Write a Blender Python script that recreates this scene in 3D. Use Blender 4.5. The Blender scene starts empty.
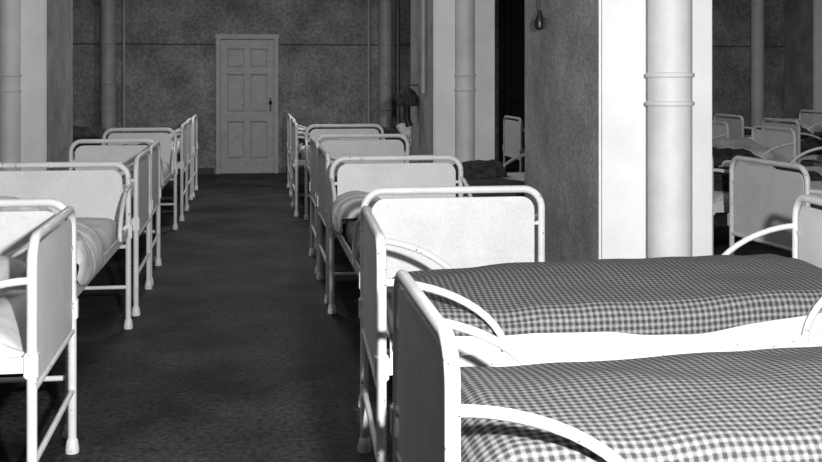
import bpy, bmesh, math, random
from mathutils import Vector, Matrix, noise
random.seed(4)
sc = bpy.context.scene
try:
    sc.view_settings.view_transform = 'Standard'
    sc.view_settings.look = 'None'
except Exception: pass

# ---------------------------------------------------------------- materials
def mat(name, lo, hi, scale=4.0, rough=0.7, detail=6, bump=0.0, bscale=60, spots=None, spec=0.3, p0=.3, p1=.7, grain=0.0, gscale=90):
    m = bpy.data.materials.new(name); m.use_nodes = True
    nt = m.node_tree; N = nt.nodes; Lk = nt.links
    b = N['Principled BSDF']; b.inputs['Roughness'].default_value = rough
    b.inputs['Specular IOR Level'].default_value = spec
    tc = N.new('ShaderNodeTexCoord')
    n = N.new('ShaderNodeTexNoise'); n.inputs['Scale'].default_value = scale; n.inputs['Detail'].default_value = detail
    n.inputs['Roughness'].default_value = .65
    Lk.new(tc.outputs['Object'], n.inputs['Vector'])
    r = N.new('ShaderNodeValToRGB')
    r.color_ramp.elements[0].position = p0; r.color_ramp.elements[1].position = p1
    r.color_ramp.elements[0].color = (lo, lo, lo, 1); r.color_ramp.elements[1].color = (hi, hi, hi, 1)
    Lk.new(n.outputs['Fac'], r.inputs['Fac'])
    col = r.outputs['Color']
    if grain:
        n4 = N.new('ShaderNodeTexNoise'); n4.inputs['Scale'].default_value = gscale; n4.inputs['Detail'].default_value = 3
        Lk.new(tc.outputs['Object'], n4.inputs['Vector'])
        mr = N.new('ShaderNodeMapRange'); mr.inputs[1].default_value = .35; mr.inputs[2].default_value = .65
        mr.inputs[3].default_value = 1 - grain; mr.inputs[4].default_value = 1 + grain
        Lk.new(n4.outputs['Fac'], mr.inputs[0])
        mg = N.new('ShaderNodeMix'); mg.data_type = 'RGBA'; mg.blend_type = 'MULTIPLY'; mg.inputs[0].default_value = 1
        Lk.new(col, mg.inputs[6]); Lk.new(mr.outputs[0], mg.inputs[7]); col = mg.outputs[2]
    if spots:
        s, th, dark = spots
        n2 = N.new('ShaderNodeTexNoise'); n2.inputs['Scale'].default_value = s; n2.inputs['Detail'].default_value = 5
        Lk.new(tc.outputs['Object'], n2.inputs['Vector'])
        r2 = N.new('ShaderNodeValToRGB')
        r2.color_ramp.elements[0].position = th; r2.color_ramp.elements[1].position = th + .025
        r2.color_ramp.elements[0].color = (0, 0, 0, 1); r2.color_ramp.elements[1].color = (1, 1, 1, 1)
        Lk.new(n2.outputs['Fac'], r2.inputs['Fac'])
        mx = N.new('ShaderNodeMix'); mx.data_type = 'RGBA'
        Lk.new(r2.outputs['Color'], mx.inputs[0]); Lk.new(col, mx.inputs[6])
        mx.inputs[7].default_value = (dark, dark, dark, 1)
        col = mx.outputs[2]
    Lk.new(col, b.inputs['Base Color'])
    if bump:
        n3 = N.new('ShaderNodeTexNoise'); n3.inputs['Scale'].default_value = bscale; n3.inputs['Detail'].default_value = 4
        Lk.new(tc.outputs['Object'], n3.inputs['Vector'])
        bp = N.new('ShaderNodeBump'); bp.inputs['Strength'].default_value = bump; bp.inputs['Distance'].default_value = .01
        Lk.new(n3.outputs['Fac'], bp.inputs['Height']); Lk.new(bp.outputs['Normal'], b.inputs['Normal'])
    return m

ENAMEL = mat('white_enamel', .72, .87, 9, .38, spots=(55, .675, .12), spec=.5)
PANEL = mat('panel_enamel', .70, .86, 3, .5, spec=.35, grain=.05, gscale=90)
FOOTM = mat('dark_rubber', .02, .06, 20, .7)
STEEL = mat('spring_steel', .05, .12, 20, .5)
SHEET = mat('white_sheet', .60, .82, 5, .9, bump=.5, bscale=14)
PILLOW = mat('pillow_cotton', .45, .68, 8, .9, bump=.6, bscale=18)
DARKB = mat('dark_wool', .015, .07, 14, .95, bump=.8, bscale=25)
GREYB = mat('grey_wool', .12, .3, 16, .95, bump=.8, bscale=25)
FLOORM = mat('floor_linoleum', .012, .062, 1.6, .7, detail=15, bump=.3, bscale=22, spec=.2, spots=(60, .70, .13), grain=.6, gscale=38, p0=.36, p1=.68)
WALLM = mat('plaster_grey', .14, .36, 1.8, .85, detail=15, bump=.3, bscale=25, grain=.25, gscale=22, p0=.33, p1=.7)
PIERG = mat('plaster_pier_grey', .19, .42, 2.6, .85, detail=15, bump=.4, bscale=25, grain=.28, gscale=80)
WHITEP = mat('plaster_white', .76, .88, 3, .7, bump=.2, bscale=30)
PIPEM = mat('pipe_paint', .58, .76, 3, .55, bump=.1, bscale=30, spec=.4)
PIPEG = mat('pipe_paint_grey', .30, .44, 5, .5, spec=.5)
DOORM = mat('door_paint', .40, .50, 9, .5, detail=10, grain=.08, gscale=40)
DOORSH = mat('door_recess_shade', .33, .40, 9, .6)  # darker tone paints the shade into the door's panel recesses
BLACK = mat('bakelite_black', .008, .02, 10, .35, spec=.5)
DDOOR = mat('added_door_dark', .008, .02, 6, .6)  # near-black colour of the added door, deepens the shaded strip
LINE = mat('dado_line_paint', .05, .09, 10, .8)
CEILM = mat('ceiling_white', .35, .5, 3, .9)

def check_mat():
    m = bpy.data.materials.new('checked_blanket_cloth'); m.use_nodes = True
    nt = m.node_tree; N = nt.nodes; Lk = nt.links
    b = N['Principled BSDF']; b.inputs['Roughness'].default_value = .95
    b.inputs['Specular IOR Level'].default_value = .1
    uv = N.new('ShaderNodeUVMap'); sp = N.new('ShaderNodeSeparateXYZ')
    Lk.new(uv.outputs['UV'], sp.inputs[0])
    outs = []
    for a in (0, 1):
        mu = N.new('ShaderNodeMath'); mu.operation = 'MULTIPLY'; mu.inputs[1].default_value = 2 * math.pi / .0215
        Lk.new(sp.outputs[a], mu.inputs[0])
        fr = N.new('ShaderNodeMath'); fr.operation = 'SINE'; Lk.new(mu.outputs[0], fr.inputs[0])
        gt = N.new('ShaderNodeMapRange'); gt.inputs[1].default_value = -.7; gt.inputs[2].default_value = .5
        Lk.new(fr.outputs[0], gt.inputs[0]); outs.append(gt)
    ad = N.new('ShaderNodeMath'); ad.operation = 'ADD'
    Lk.new(outs[0].outputs[0], ad.inputs[0]); Lk.new(outs[1].outputs[0], ad.inputs[1])
    hf = N.new('ShaderNodeMath'); hf.operation = 'MULTIPLY'; hf.inputs[1].default_value = .5
    Lk.new(ad.outputs[0], hf.inputs[0])
    r = N.new('ShaderNodeValToRGB')
    e = r.color_ramp.elements
    e[0].position = 0; e[0].color = (.47, .47, .47, 1)
    e[1].position = .5; e[1].color = (.25, .25, .25, 1)
    x = e.new(1.0); x.color = (.075, .075, .075, 1)
    Lk.new(hf.outputs[0], r.inputs['Fac']); 
    n = N.new('ShaderNodeTexNoise'); n.inputs['Scale'].default_value = 120
    Lk.new(uv.outputs['UV'], n.inputs['Vector'])
    mx = N.new('ShaderNodeMix'); mx.data_type = 'RGBA'; mx.blend_type = 'MULTIPLY'; mx.inputs[0].default_value = .65
    Lk.new(r.outputs['Color'], mx.inputs[6]); Lk.new(n.outputs['Fac'], mx.inputs[7])
    Lk.new(mx.outputs[2], b.inputs['Base Color'])
    bp = N.new('ShaderNodeBump'); bp.inputs['Strength'].default_value = .3; bp.inputs['Distance'].default_value = .004
    Lk.new(n.outputs['Fac'], bp.inputs['Height']); Lk.new(bp.outputs['Normal'], b.inputs['Normal'])
    return m
CHECK = check_mat()

# ---------------------------------------------------------------- helpers
def mesh_from(bm, name, mats, smooth=False):
    bmesh.ops.recalc_face_normals(bm, faces=bm.faces)
    me = bpy.data.meshes.new(name); bm.to_mesh(me); bm.free()
    for m in mats: me.materials.append(m)
    if smooth:
        for p in me.polygons: p.use_smooth = True
        try: me.set_sharp_from_angle(angle=math.radians(40))
        except Exception: pass
    return me
def add(name, me, parent=None, loc=(0, 0, 0), rot=(0, 0, 0), scale=(1,1,1)):
    o = bpy.data.objects.new(name, me); sc.collection.objects.link(o)
    o.location = loc; o.rotation_euler = rot; o.scale = scale
    if parent: o.parent = parent
    return o
def box(bm, x0, x1, y0, y1, z0, z1, mi=0, bev=0):
    r = bmesh.ops.create_cube(bm, size=1)
    vs = r['verts']
    for v in vs:
        v.co = Vector(((x0 + x1) / 2 + v.co.x * (x1 - x0), (y0 + y1) / 2 + v.co.y * (y1 - y0), (z0 + z1) / 2 + v.co.z * (z1 - z0)))
    fs = set(f for v in vs for f in v.link_faces)
    for f in fs: f.material_index = mi
    if bev:
        es = list(set(e for v in vs for e in v.link_edges))
        bmesh.ops.bevel(bm, geom=es, offset=bev, segments=2, affect='EDGES')
def tube(bm, pts, r, seg=12, mi=0):
    pts = [Vector(p) for p in pts]; rings = []
    t0 = (pts[1] - pts[0]).normalized()
    up = Vector((0, 0, 1)) if abs(t0.z) < .9 else Vector((1, 0, 0))
    nrm = t0.cross(up).normalized(); prev = t0
    for i, p in enumerate(pts):
        if i == 0: t = t0
        elif i == len(pts) - 1: t = (pts[i] - pts[i - 1]).normalized()
        else: t = ((pts[i + 1] - pts[i]).normalized() + (pts[i] - pts[i - 1]).normalized()).normalized()
        q = prev.rotation_difference(t); nrm = (q @ nrm).normalized(); prev = t
        b = t.cross(nrm).normalized()
        rings.append([bm.verts.new(p + r * (math.cos(a) * nrm + math.sin(a) * b)) for a in [2 * math.pi * k / seg for k in range(seg)]])
    for i in range(len(rings) - 1):
        for k in range(seg):
            f = bm.faces.new((rings[i][k], rings[i][(k + 1) % seg], rings[i + 1][(k + 1) % seg], rings[i + 1][k])); f.material_index = mi
    for rg in (rings[0], rings[-1]):
        f = bm.faces.new(rg); f.material_index = mi
def lathe(bm, cx, cy, prof, seg=32, mi=0):
    rings = []
    for r, z in prof:
        rings.append([bm.verts.new((cx + r * math.cos(2 * math.pi * k / seg), cy + r * math.sin(2 * math.pi * k / seg), z)) for k in range(seg)])
    for i in range(len(rings) - 1):
        for k in range(seg):
            f = bm.faces.new((rings[i][k], rings[i][(k + 1) % seg], rings[i + 1][(k + 1) % seg], rings[i + 1][k])); f.material_index = mi
    bm.faces.new(rings[0]).material_index = mi; bm.faces.new(rings[-1]).material_index = mi

# ---------------------------------------------------------------- bed
H = .97; RT = .0165
def end_tubes(bm, x, W, h=H):
    R = .085
    pts = [(x, 0, .03), (x, 0, .3), (x, 0, .6), (x, 0, h - RT - R)]
    for k in range(1, 9):
        a = math.pi / 2 * k / 8
        pts.append((x, R - R * math.cos(a), h - RT - R + R * math.sin(a)))
    pts.append((x, W / 2, h - RT))
    for k in range(0, 9):
        a = math.pi / 2 * (1 - k / 8)
        pts.append((x, W - R + R * math.cos(a), h - RT - R + R * math.sin(a)))
    pts += [(x, W, .6), (x, W, .3), (x, W, .03)]
    tube(bm, pts, RT)
    tube(bm, [(x, 0, .475), (x, W, .475)], .012)
    tube(bm, [(x, 0, .24), (x, W, .24)], .011)
    for y in (0, W):
        lathe(bm, x, y, [(.026, 0), (.027, .015), (.021, .05), (.0175, .055)], 14, 0)
        box(bm, x - .022, x + .022, y - .022, y + .022, .52, .60, 0, .005)
        s = 1 if y == 0 else -1
        for z in (.58, .80):
            y2 = y + s * .05
            box(bm, x - .006, x + .006, min(y, y2), max(y, y2), z - .008, z + .008, 0)
def panel_mesh(bm, x, W):
    g = .034; z0 = .485; z1 = H - .050; r = .062
    c = [(g, z0), (W - g, z0)]
    for k in range(7):
        a = math.pi / 2 * k / 6; c.append((W - g - r + r * math.cos(a), z1 - r + r * math.sin(a)))
    for k in range(7):
        a = math.pi / 2 * (1 + k / 6); c.append((g + r + r * math.cos(a), z1 - r + r * math.sin(a)))
    v1 = [bm.verts.new((x - .005, y, z)) for y, z in c]; v2 = [bm.verts.new((x + .005, y, z)) for y, z in c]
    bm.faces.new(v1); bm.faces.new(list(reversed(v2)))
    for i in range(len(c)):
        j = (i + 1) % len(c); bm.faces.new((v1[i], v2[i], v2[j], v1[j]))
FR = {}
def frame_meshes(L, W):
    k = (L, W)
    if k in FR: return FR[k]
    bm = bmesh.new()
    end_tubes(bm, 0, W); end_tubes(bm, L, W)
    for y in (0, W):
        s = 1 if y == 0 else -1
        box(bm, .01, L - .01, y - .004, y + .004, .535, .585, 0)
        ya, yb = sorted((y, y + s * .035)); box(bm, .01, L - .01, ya, yb, .535, .541, 0)
        for x0, d in ((0, 1), (L, -1)):
            pts = []
            for i in range(15):
                a = math.pi / 2 * i / 14
                pts.append((x0 + d * (.40 * math.sin(a) ** 1.15 + .005), y - s * .004, .565 + .26 * math.cos(a)))
            tube(bm, pts, .0125, 10)
    fm = mesh_from(bm, 'bed_frame', [ENAMEL, FOOTM], True)
    bm = bmesh.new()
    panel_mesh(bm, 0, W); panel_mesh(bm, L, W)
    pm = mesh_from(bm, 'bed_panels', [PANEL])
    bm = bmesh.new()
    for i in range(1, 12):
        x = L * i / 12; box(bm, x - .012, x + .012, .006, W - .006, .542, .546)
    for i in range(1, 6):
        y = W * i / 6; box(bm, .03, L - .03, y - .01, y + .01, .546, .550)
    sm = mesh_from(bm, 'bed_springs', [STEEL])
    FR[k] = (fm, pm, sm); return FR[k]

def cloth(L, W, ztop, crown, zbot, inset, mats, seed, x0=.03, x1=None, hem=0., amp=.014, endrop=.09, flare=0., s_lo=None, nx=110, ny=64):
    if x1 is None: x1 = L - .03
    hw = W / 2 - inset; r = .065; a = hw - r
    bm = bmesh.new(); uvl = bm.loops.layers.uv.new('UVMap')
    vs = []; uvs = {}
    tot = a + r * math.pi / 2 + (ztop - r - zbot)
    for i in range(nx + 1):
        x = x0 + (x1 - x0) * i / nx
        row = []
        e = min(x - x0, x1 - x); ee = max(0, 1 - e / .13)
        dz = -endrop * ee * ee
        for j in range(ny + 1):
            t = -1 + 2 * j / ny
            lim = tot
            if hem:
                lim = tot + hem * noise.noise(Vector((x * 1.5, seed + (5 if t > 0 else 0), 0))) + hem*.12*noise.noise(Vector((x*6, seed, 3)))
            s = t * lim; q = abs(s); sg = 1 if s > 0 else -1
            if q <= a: y = q; z = 0
            elif q <= a + r * math.pi / 2:
                th = (q - a) / r; y = a + r * math.sin(th); z = -r * (1 - math.cos(th))
            else:
                y = hw + flare * (q - a - r * math.pi / 2); z = -r - (q - a - r * math.pi / 2)
            y *= sg
            z += crown * math.cos(min(1, abs(y) / hw) * math.pi / 2)
            w = 1 if q < a + r else .35
            z += w * amp * (noise.noise(Vector((x * 1.7, y * 2.2, seed))) * 1.6 + .45 * noise.noise(Vector((x * 6, y * 6, seed + 9))))
            y += .006 * noise.noise(Vector((x * 5, z * 6, seed + 4))) * (1 if q > a else 0)
            z = ztop + z + dz * w
            v = bm.verts.new((x, W / 2 + y, z)); row.append(v); uvs[v] = (x - x0 + .01*noise.noise(Vector((s*2,x,seed))), s + 3 + .012*noise.noise(Vector((x*1.5, s, seed + 2))))
        vs.append(row)
    for i in range(nx):
        for j in range(ny):
            f = bm.faces.new((vs[i][j], vs[i + 1][j], vs[i + 1][j + 1], vs[i][j + 1]))
            for lp in f.loops: lp[uvl].uv = uvs[lp.vert]
    me = mesh_from(bm, 'cloth', mats, False)
    for p in me.polygons: p.use_smooth = True
    return me

def pillow_mesh(a=.32, b=.22, h=.075, seed=0, m=None):
    bm = bmesh.new(); n = 26
    for sgn in (1, -1):
        g = []
        for i in range(n + 1):
            row = []
            for j in range(n + 1):
                u = -1 + 2 * i / n; v = -1 + 2 * j / n
                k = (max(0, 1 - u ** 4) * max(0, 1 - v ** 4)) ** .45
                pin = 1 - .07 * (1 - k)
                z = sgn * h * k + .02 * noise.noise(Vector((u * 1.5, v * 1.5, seed)))
                row.append(bm.verts.new((u * a * pin * (1 - .05 * (1 - abs(v))), v * b * pin * (1 - .05 * (1 - abs(u))), z)))
            g.append(row)
        for i in range(n):
            for j in range(n): bm.faces.new((g[i][j], g[i + 1][j], g[i + 1][j + 1], g[i][j + 1]))
    bmesh.ops.remove_doubles(bm, verts=bm.verts, dist=.0006)
    me = mesh_from(bm, 'pillow', [m or PILLOW], False)
    for p in me.polygons: p.use_smooth = True
    return me
def drape_mesh(seed=3, m=None):
    """quilt pushed to the bed edge: soft roll on the mattress that spills over the rail. local x along bed, y=0 at rail (negative is outside)"""
    bm = bmesh.new(); nx, ny = 48, 60; g = []
    prof = [(.34, .0), (.31, .05), (.22, .12), (.10, .140), (.01, .11), (-.035, .05), (-.048, -.02), (-.042, -.07), (-.025, -.10), (-.008, -.105)]
    def P_(t):
        f = t * (len(prof) - 1); i = min(int(f), len(prof) - 2); u = f - i
        p0 = prof[max(i - 1, 0)]; p1 = prof[i]; p2 = prof[i + 1]; p3 = prof[min(i + 2, len(prof) - 1)]
        return [0.5 * ((2 * p1[k]) + (-p0[k] + p2[k]) * u + (2 * p0[k] - 5 * p1[k] + 4 * p2[k] - p3[k]) * u * u + (-p0[k] + 3 * p1[k] - 3 * p2[k] + p3[k]) * u ** 3) for k in (0, 1)]
    for i in range(nx + 1):
        u = -1 + 2 * i / nx; sc_ = max(.02, 1 - abs(u) ** 3.5) ** .5; row = []
        for j in range(ny + 1):
            y, z = P_(j / ny)
            z2 = z * sc_ if z > 0 else z * (.4 + .6 * sc_)
            y2 = y if y > 0 else y * sc_ - .004
            n1 = noise.noise(Vector((u * 2.2, j / ny * 3, seed))) * .022 + noise.noise(Vector((u * 7, j / ny * 2, seed + 3))) * .012
            row.append(bm.verts.new((u * .30 + .02 * noise.noise(Vector((0, j / ny * 4, seed))), y2 - n1 * .5 * (1 if y < .1 else 0), z2 + n1 * sc_)))
        g.append(row)
    for i in range(nx):
        for j in range(ny): bm.faces.new((g[i][j], g[i + 1][j], g[i + 1][j + 1], g[i][j + 1]))
    me = mesh_from(bm, 'drape', [m or PILLOW], False)
    for p in me.polygons: p.use_smooth = True
    return me
def heap_mesh(a, b, h, seed, m):
    bm = bmesh.new(); bmesh.ops.create_icosphere(bm, subdivisions=5, radius=1)
    for v in bm.verts:
        d = v.co.copy(); k = 1 + .22 * noise.noise(d * 1.6 + Vector((seed, 0, 0))) + .1 * noise.noise(d * 5 + Vector((0, seed, 0)))
        fold = .05 * math.sin(9 * d.x + 4 * noise.noise(d * 2))
        z = max(d.z, -.35) * k + fold
        v.co = Vector((d.x * a * k, d.y * b * k, max(0,(z + .35)) * h / 1.35))
    me = mesh_from(bm, 'heap', [m], False)
    for p in me.polygons: p.use_smooth = True
    return me

CL = {}
def cached(key, fn):
    if key not in CL: CL[key] = fn()
    return CL[key]
def bed(loc, rot, L=1.93, W=.84, kind='plain', seed=0, extras=(), skew=0):
    e = bpy.data.objects.new('metal_bed', None); sc.collection.objects.link(e)
    e.location = (loc[0], loc[1], 0); e.rotation_euler = (0, 0, math.radians(rot)); e.empty_display_size = .2
    M = Matrix.Identity(4); M[1][0] = skew      # rickety frame racked out of square
    def sk(me):
        if skew:
            me = me.copy(); me.transform(M)
        return me
    fm, pm, sm = frame_meshes(L, W)
    add('frame', sk(fm), e); add('end_panels', sk(pm), e); add('spring_base', sk(sm), e)
    s = seed % 3
    if kind == 'checked':
        add('mattress', sk(cloth(L, W, .70, .03, .552, .035, [SHEET], seed)), e)
        add('checked_blanket', sk(cloth(L, W, .712, .032, .632, .026, [CHECK], seed, x0=.035, x1=L - .04, hem=.06, amp=.016, flare=.12, nx=150, ny=80)), e)
    elif kind == 'grey':
        add('mattress', cached(('m', L, W, s), lambda: cloth(L, W, .655, .02, .552, .035, [SHEET], s)), e)
        add('blanket', cached(('g', L, W, s), lambda: cloth(L, W, .667, .022, .575, .024, [GREYB], s, x0=.04, x1=L - .45, hem=.05)), e)
    elif kind == 'darkb':
        add('mattress', cached(('m', L, W, s), lambda: cloth(L, W, .655, .02, .552, .035, [SHEET], s)), e)
        add('blanket', cached(('d', L, W, s), lambda: cloth(L, W, .667, .04, .585, .024, [DARKB], s, x0=.04, x1=L - .4, hem=.05, amp=.04)), e)
    else:
        add('mattress', cached(('m', L, W, s), lambda: cloth(L, W, .655, .02, .552, .035, [SHEET], s)), e)
    for ex in extras:
        k, x, y, z, rx, ry, rz, sx = ex
        R3 = (math.radians(rx), math.radians(ry), math.radians(rz)); S3 = (sx, sx, sx)
        if k == 'pillow':
            add('pillow', cached('pil', pillow_mesh), e, (x, y, z), R3, S3)
        elif k == 'drape':
            add('rumpled_sheet', cached('dr', drape_mesh), e, (x, y, z), R3, S3)
        elif k == 'dark':
            add('rumpled_blanket', cached('hd', lambda: heap_mesh(.3, .3, .2, 2, DARKB)), e, (x, y, z), (0, 0, math.radians(rz)), S3)
        elif k == 'grey':
            add('rumpled_blanket', cached('hg', lambda: heap_mesh(.3, .26, .18, 5, GREYB)), e, (x, y, z), (0, 0, math.radians(rz)), S3)
        elif k == 'white':
            add('rumpled_sheet', cached('hw', lambda: heap_mesh(.3, .24, .2, 8, SHEET)), e, (x, y, z), (0, 0, math.radians(rz)), S3)
    return e

P = ('pillow', 1.6, .42, .74, 0, -12, 90, 1)
# right of the aisle, beds standing across the room
bed((.385, 2.08), -.3, kind='checked', seed=1, skew=.055, W=.80)
bed((.405, 3.40), -2.4, kind='checked', seed=2, W=.88, L=1.86, skew=.115)
# bed standing along the aisle in front of the pillar (rot 90: local y=W is the aisle side)
bed((1.31, 4.86), 90, W=.81, kind='grey', seed=1, extras=[('drape', 1.45, .80, .665, 0, 0, 180, .9), ('pillow', .4, .41, .73, 0, 10, 90, 1)])
bed((.50, 7.10), 0, kind='darkb', seed=0, extras=[('pillow', 1.65, .42, .72, 0, -5, 90, .9)])
bed((.50, 8.15), 0, kind='darkb', seed=2, extras=[('dark', 1.3, .4, .66, 0, 0, 60, .7)])
bed((1.33, 9.28), 89.5, W=.78, kind='plain', seed=1, extras=[P])
bed((.48, 11.5), 0, kind='grey', seed=0, extras=[('dark', .8, .42, .66, 0, 0, 0, 1.3)])
bed((.50, 12.5), 0, kind='plain', seed=1, extras=[('dark', .5, .42, .66, 0, 0, 30, 1.3)])
bed((.50, 13.6), 0, kind='grey', seed=2, extras=[P])
# left of the aisle
bed((-.685, 4.43), 180.5, W=.84, kind='plain', seed=1, extras=[('pillow', .36, .45, .735, 0, 6, 80, .95), ('dark', .30, .72, .66, 0, 0, 0, .35), ('white', .75, .42, .66, 0, 0, 0, .9), P])
bed((-.725, 4.62), 89.2, W=.82, L=1.93, kind='plain', seed=2, extras=[('drape', .45, .0, .665, 0, 0, 0, 1.0), ('white', 1.2, .5, .655, 0, 0, 40, .9)])
bed((-.69, 7.74), 180, kind='grey', seed=0, extras=[P])
bed((-.70, 8.68), 180.5, W=.80, kind='plain', seed=1, extras=[P])
bed((-.72, 8.84), 89.5, L=1.85, W=.66, kind='plain', seed=2, extras=[('dark', 1.5, .4, .66, 0, 0, 0, .9)])
bed((-.68, 12.15), 180, kind='grey', seed=0, extras=[('dark', 1.5, .42, .66, 0, 0, 0, 1.2)])
bed((-.69, 13.2), 180, kind='plain', seed=1, extras=[('dark', 1.2, .42, .66, 0, 0, 0, 1.2)])
bed((-.68, 14.3), 180, kind='plain', seed=2, extras=[P])
# room beyond the pillars
bed((3.06, 5.72), 4, kind='darkb', seed=0, extras=[('dark', 1.2, .42, .66, 0, 0, 0, .9)])
bed((3.10, 7.1), 2, kind='plain', seed=1, extras=[('white', .5, .5, .66, 0, 0, 0, .9), ('dark', .35, .3, .66, 0, 0, 0, .8), P])
bed((3.15, 8.4), -2, kind='darkb', seed=2, extras=[('dark', .8, .42, .66, 0, 0, 0, 1.0)])
bed((3.15, 9.7), 1, kind='darkb', seed=0, extras=[P, ('dark', 1.0, .42, .66, 0, 0, 0, 1)])
bed((3.15, 11.2), 0, kind='grey', seed=1, extras=[P])
bed((3.15, 12.6), 0, kind='darkb', seed=2, extras=[('dark', 1.2, .42, .66, 0, 0, 0, 1.3)])
for i, y in enumerate((8.8, 10.1, 11.4, 12.8, 14.2)):
    bed((6.0, y), (2, -3, 1, 0, 0)[i], kind=('darkb', 'grey')[i % 2], seed=i, extras=[P] + ([('dark', .7, .42, .66, 0, 0, 0, 1.1)] if i % 2 else [('dark', .6, .42, .66, 0, 0, 0, .8)]))

# ---------------------------------------------------------------- room shell
XL, XR, YN, YF, ZC = -4.3, 9.3, -1.6, 16.6, 3.5
def slab(name, a, m):
    bm = bmesh.new(); box(bm, *a); return add(name, mesh_from(bm, name, [m]))
slab('floor', (XL, XR, YN, YF, -.1, 0), FLOORM)
slab('ceiling', (XL, XR, YN, YF, ZC, ZC + .1), CEILM)
slab('wall_left', (XL - .15, XL, YN, YF, -.1, ZC + .1), WALLM)
slab('wall_right', (XR, XR + .15, YN, YF, -.1, ZC + .1), WALLM)
slab('wall_front', (XL - .15, XR + .15, YN - .15, YN, -.1, ZC + .1), WALLM)
slab('wall_back', (XL - .15, XR + .15, YF, YF + .15, -.1, ZC + .1), WALLM)
slab('trim_1', (XL, XR, YF - .006, YF, 1.915, 1.935), LINE)
slab('baseboard_back_left', (XL, -.53, YF - .02, YF, 0, .09), LINE)
slab('baseboard_back_right', (.53, XR, YF - .02, YF, 0, .09), LINE)

# doors
def door(name, X, w, hh, mleaf, mrec, knob=True):
    d = bpy.data.objects.new(name, None); sc.collection.objects.link(d); d.location = (X, YF - .001, 0)
    bm = bmesh.new(); k = hh / 1.99
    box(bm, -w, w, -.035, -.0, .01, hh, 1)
    for x0, x1 in ((-w, -w + .09), (-.045, .045), (w - .09, w)): box(bm, x0, x1, -.060, -.03, .01, hh, 0, .004)
    for z0, z1 in ((.01, .22), (.78, .92), (1.48, 1.58), (1.86, 1.99)): box(bm, -w, w, -.0605, -.03, z0 * k, z1 * k, 0, .004)
    for x0, x1 in ((-w + .09, -.045), (.045, w - .09)):
        for z0, z1 in ((.22, .78), (.92, 1.48), (1.58, 1.86)):
            box(bm, x0 + .020, x1 - .020, -.052, -.03, z0 * k + .020, z1 * k - .020, 0, .012)
    add('leaf', mesh_from(bm, 'door_leaf', [mleaf, mrec]), d)
    bm = bmesh.new()
    box(bm, -w - .075, -w - .008, -.095, 0, 0, hh + .07, 0, .01); box(bm, w + .008, w + .075, -.095, 0, 0, hh + .07, 0, .01)
    box(bm, -w - .085, w + .085, -.10, 0, hh + .012, hh + .085, 0, .01)
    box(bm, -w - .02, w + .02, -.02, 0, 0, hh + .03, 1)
    add('casing', mesh_from(bm, 'door_casing', [mleaf, mrec]), d)
    bm = bmesh.new()
    box(bm, w - .065, w - .025, -.068, -.055, .93, 1.13, 0, .003)
    bmesh.ops.create_uvsphere(bm, u_segments=16, v_segments=10, radius=.028, matrix=Matrix.Translation((w - .045, -.11, 1.06)))
    tube(bm, [(w - .045, -.06, 1.06), (w - .045, -.11, 1.06)], .01)
    add('knob_plate', mesh_from(bm, 'door_knob', [BLACK], True), d)
door('door_1', -.04, .385, 1.99, DOORM, DOORSH)
door('added_dark_door', 4.42, .55, 2.75, DDOOR, DDOOR)  # dark door added to deepen the weak shade beside the pillar

# pillars
def pillar(x0, x1, y0, y1):
    bm = bmesh.new(); box(bm, x0, x1, y0, y1, 0, ZC, 0, .012)
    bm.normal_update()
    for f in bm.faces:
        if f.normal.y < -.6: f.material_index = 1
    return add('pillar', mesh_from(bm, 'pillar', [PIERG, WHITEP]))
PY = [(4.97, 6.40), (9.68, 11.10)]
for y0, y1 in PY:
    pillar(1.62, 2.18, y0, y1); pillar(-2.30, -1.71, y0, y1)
pillar(8.45, 9.1, 15.6, 16.55)
def pipe(x, y, r, m, name='standpipe', rings=(1.34, 1.47)):
    pr = [(r, 0)]
    for z in rings: pr += [(r, z - .012), (r + .009, z - .008), (r + .011, z), (r + .009, z + .008), (r, z + .012)]
    for z in (2.6, ): pr += [(r, z - .018), (r + .012, z - .012), (r + .012, z + .012), (r, z + .018)]
    pr += [(r, ZC)]
    bm = bmesh.new(); lathe(bm, x, y, pr, 36)
    add(name, mesh_from(bm, name, [m], True))
pipe(1.910, 4.83, .100, PIPEM)
pipe(1.885, 9.56, .085, PIPEM)
pipe(-1.99, 9.57, .092, PIPEM)
pipe(-1.99, 4.84, .100, PIPEM)
pipe(-2.04, 16.44, .11, PIPEG, rings=(.95, 1.34, 1.92))
pipe(2.02, 16.44, .10, PIPEG, rings=(.95, 1.34, 1.92))
pipe(7.95, 16.44, .10, PIPEM)
for x in (-1.83, 1.78, 2.22):
    bm = bmesh.new(); tube(bm, [(x, 16.57, .1), (x, 16.57, ZC)], .022); add('conduit', mesh_from(bm, 'conduit', [PIPEG], True))
bm = bmesh.new(); tube(bm, [(1.595, 10.1, 1.3), (1.595, 10.1, ZC)], .022); add('conduit', mesh_from(bm, 'conduit', [PIPEG], True))

# pull switch hanging on the pillar's aisle face
bm = bmesh.new()
lathe(bm, 1.585, 5.92, [(.012, 1.72), (.026, 1.73), (.030, 1.755), (.028, 1.775), (.018, 1.80), (.01, 1.83)], 18)
box(bm, 1.595, 1.62, 5.895, 5.945, 1.735, 1.79, 0, .004)
tube(bm, [(1.585, 5.92, 1.82), (1.587, 5.92, 2.3), (1.61, 5.92, ZC)], .004, 8)
add('light_switch', mesh_from(bm, 'light_switch', [BLACK], True))
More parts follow.
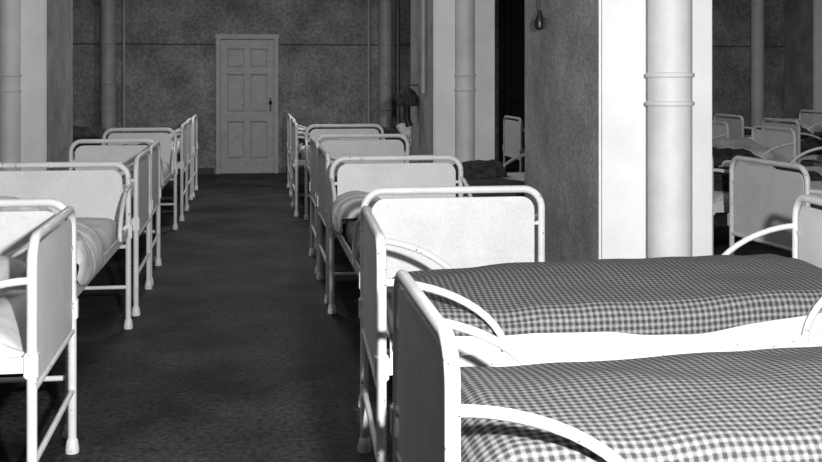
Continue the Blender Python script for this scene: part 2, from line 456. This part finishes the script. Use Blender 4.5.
# dark cap on a hook
e = bpy.data.objects.new('hanging_cap', None); sc.collection.objects.link(e); e.location = (1.51, 10.6, 1.17)
add('cap', heap_mesh(.11, .16, .17, 3, DARKB), e)
bm = bmesh.new(); tube(bm, [(.11, 0, .2), (.03, 0, .2), (0, 0, .12)], .008); tube(bm, [(0,0,.02),(0,.02,-.12),(.03,.02,-.2)], .035); add('hook', mesh_from(bm, 'hook', [BLACK], True), e)

# ---------------------------------------------------------------- lights
def area(name, loc, rot, size, power, sy=None):
    l = bpy.data.lights.new(name, 'AREA'); l.energy = power; l.size = size
    if sy: l.shape = 'RECTANGLE'; l.size_y = sy
    o = bpy.data.objects.new(name, l); sc.collection.objects.link(o); o.location = loc; o.rotation_euler = [math.radians(a) for a in rot]; return o
l = bpy.data.lights.new('flash', 'SPOT'); l.energy = 1060; l.spot_size = math.radians(100); l.spot_blend = .6; l.shadow_soft_size = .05
o = bpy.data.objects.new('flash', l); sc.collection.objects.link(o); o.location = (.47, .0, 1.75); o.rotation_euler = (math.radians(91), 0, math.radians(-6))
for y, p in ((4, 6), (8.5, 17), (12.9, 56)):
    area('ceiling_fill', (0, y, 3.4), (0, 0, 0), .5, p)  # added fill lights under the ceiling, brighten the aisle towards the back
area('ceiling_fill', (5.5, 7, 3.4), (0, 0, 0), .5, 10)  # added fill for the room beyond the pillars, no visible fixture
area('ceiling_fill', (6.8, 13, 3.4), (0, 0, 0), .5, 18)  # added fill for the far end of that room
wd = bpy.data.worlds.new('World'); sc.world = wd; wd.use_nodes = True
wd.node_tree.nodes['Background'].inputs[0].default_value = (.5, .5, .5, 1); wd.node_tree.nodes['Background'].inputs[1].default_value = .1

# ---------------------------------------------------------------- camera
cd = bpy.data.cameras.new('camera'); cam = bpy.data.objects.new('camera', cd); sc.collection.objects.link(cam)
cam.location = (0, 0, 1.47); cam.rotation_euler = (math.radians(90), 0, -math.atan(161 / 1100))
cd.sensor_width = 36; cd.lens = 36 * 1100 / 822; cd.shift_y = -156 / 822; cd.clip_start = .05
sc.camera = cam
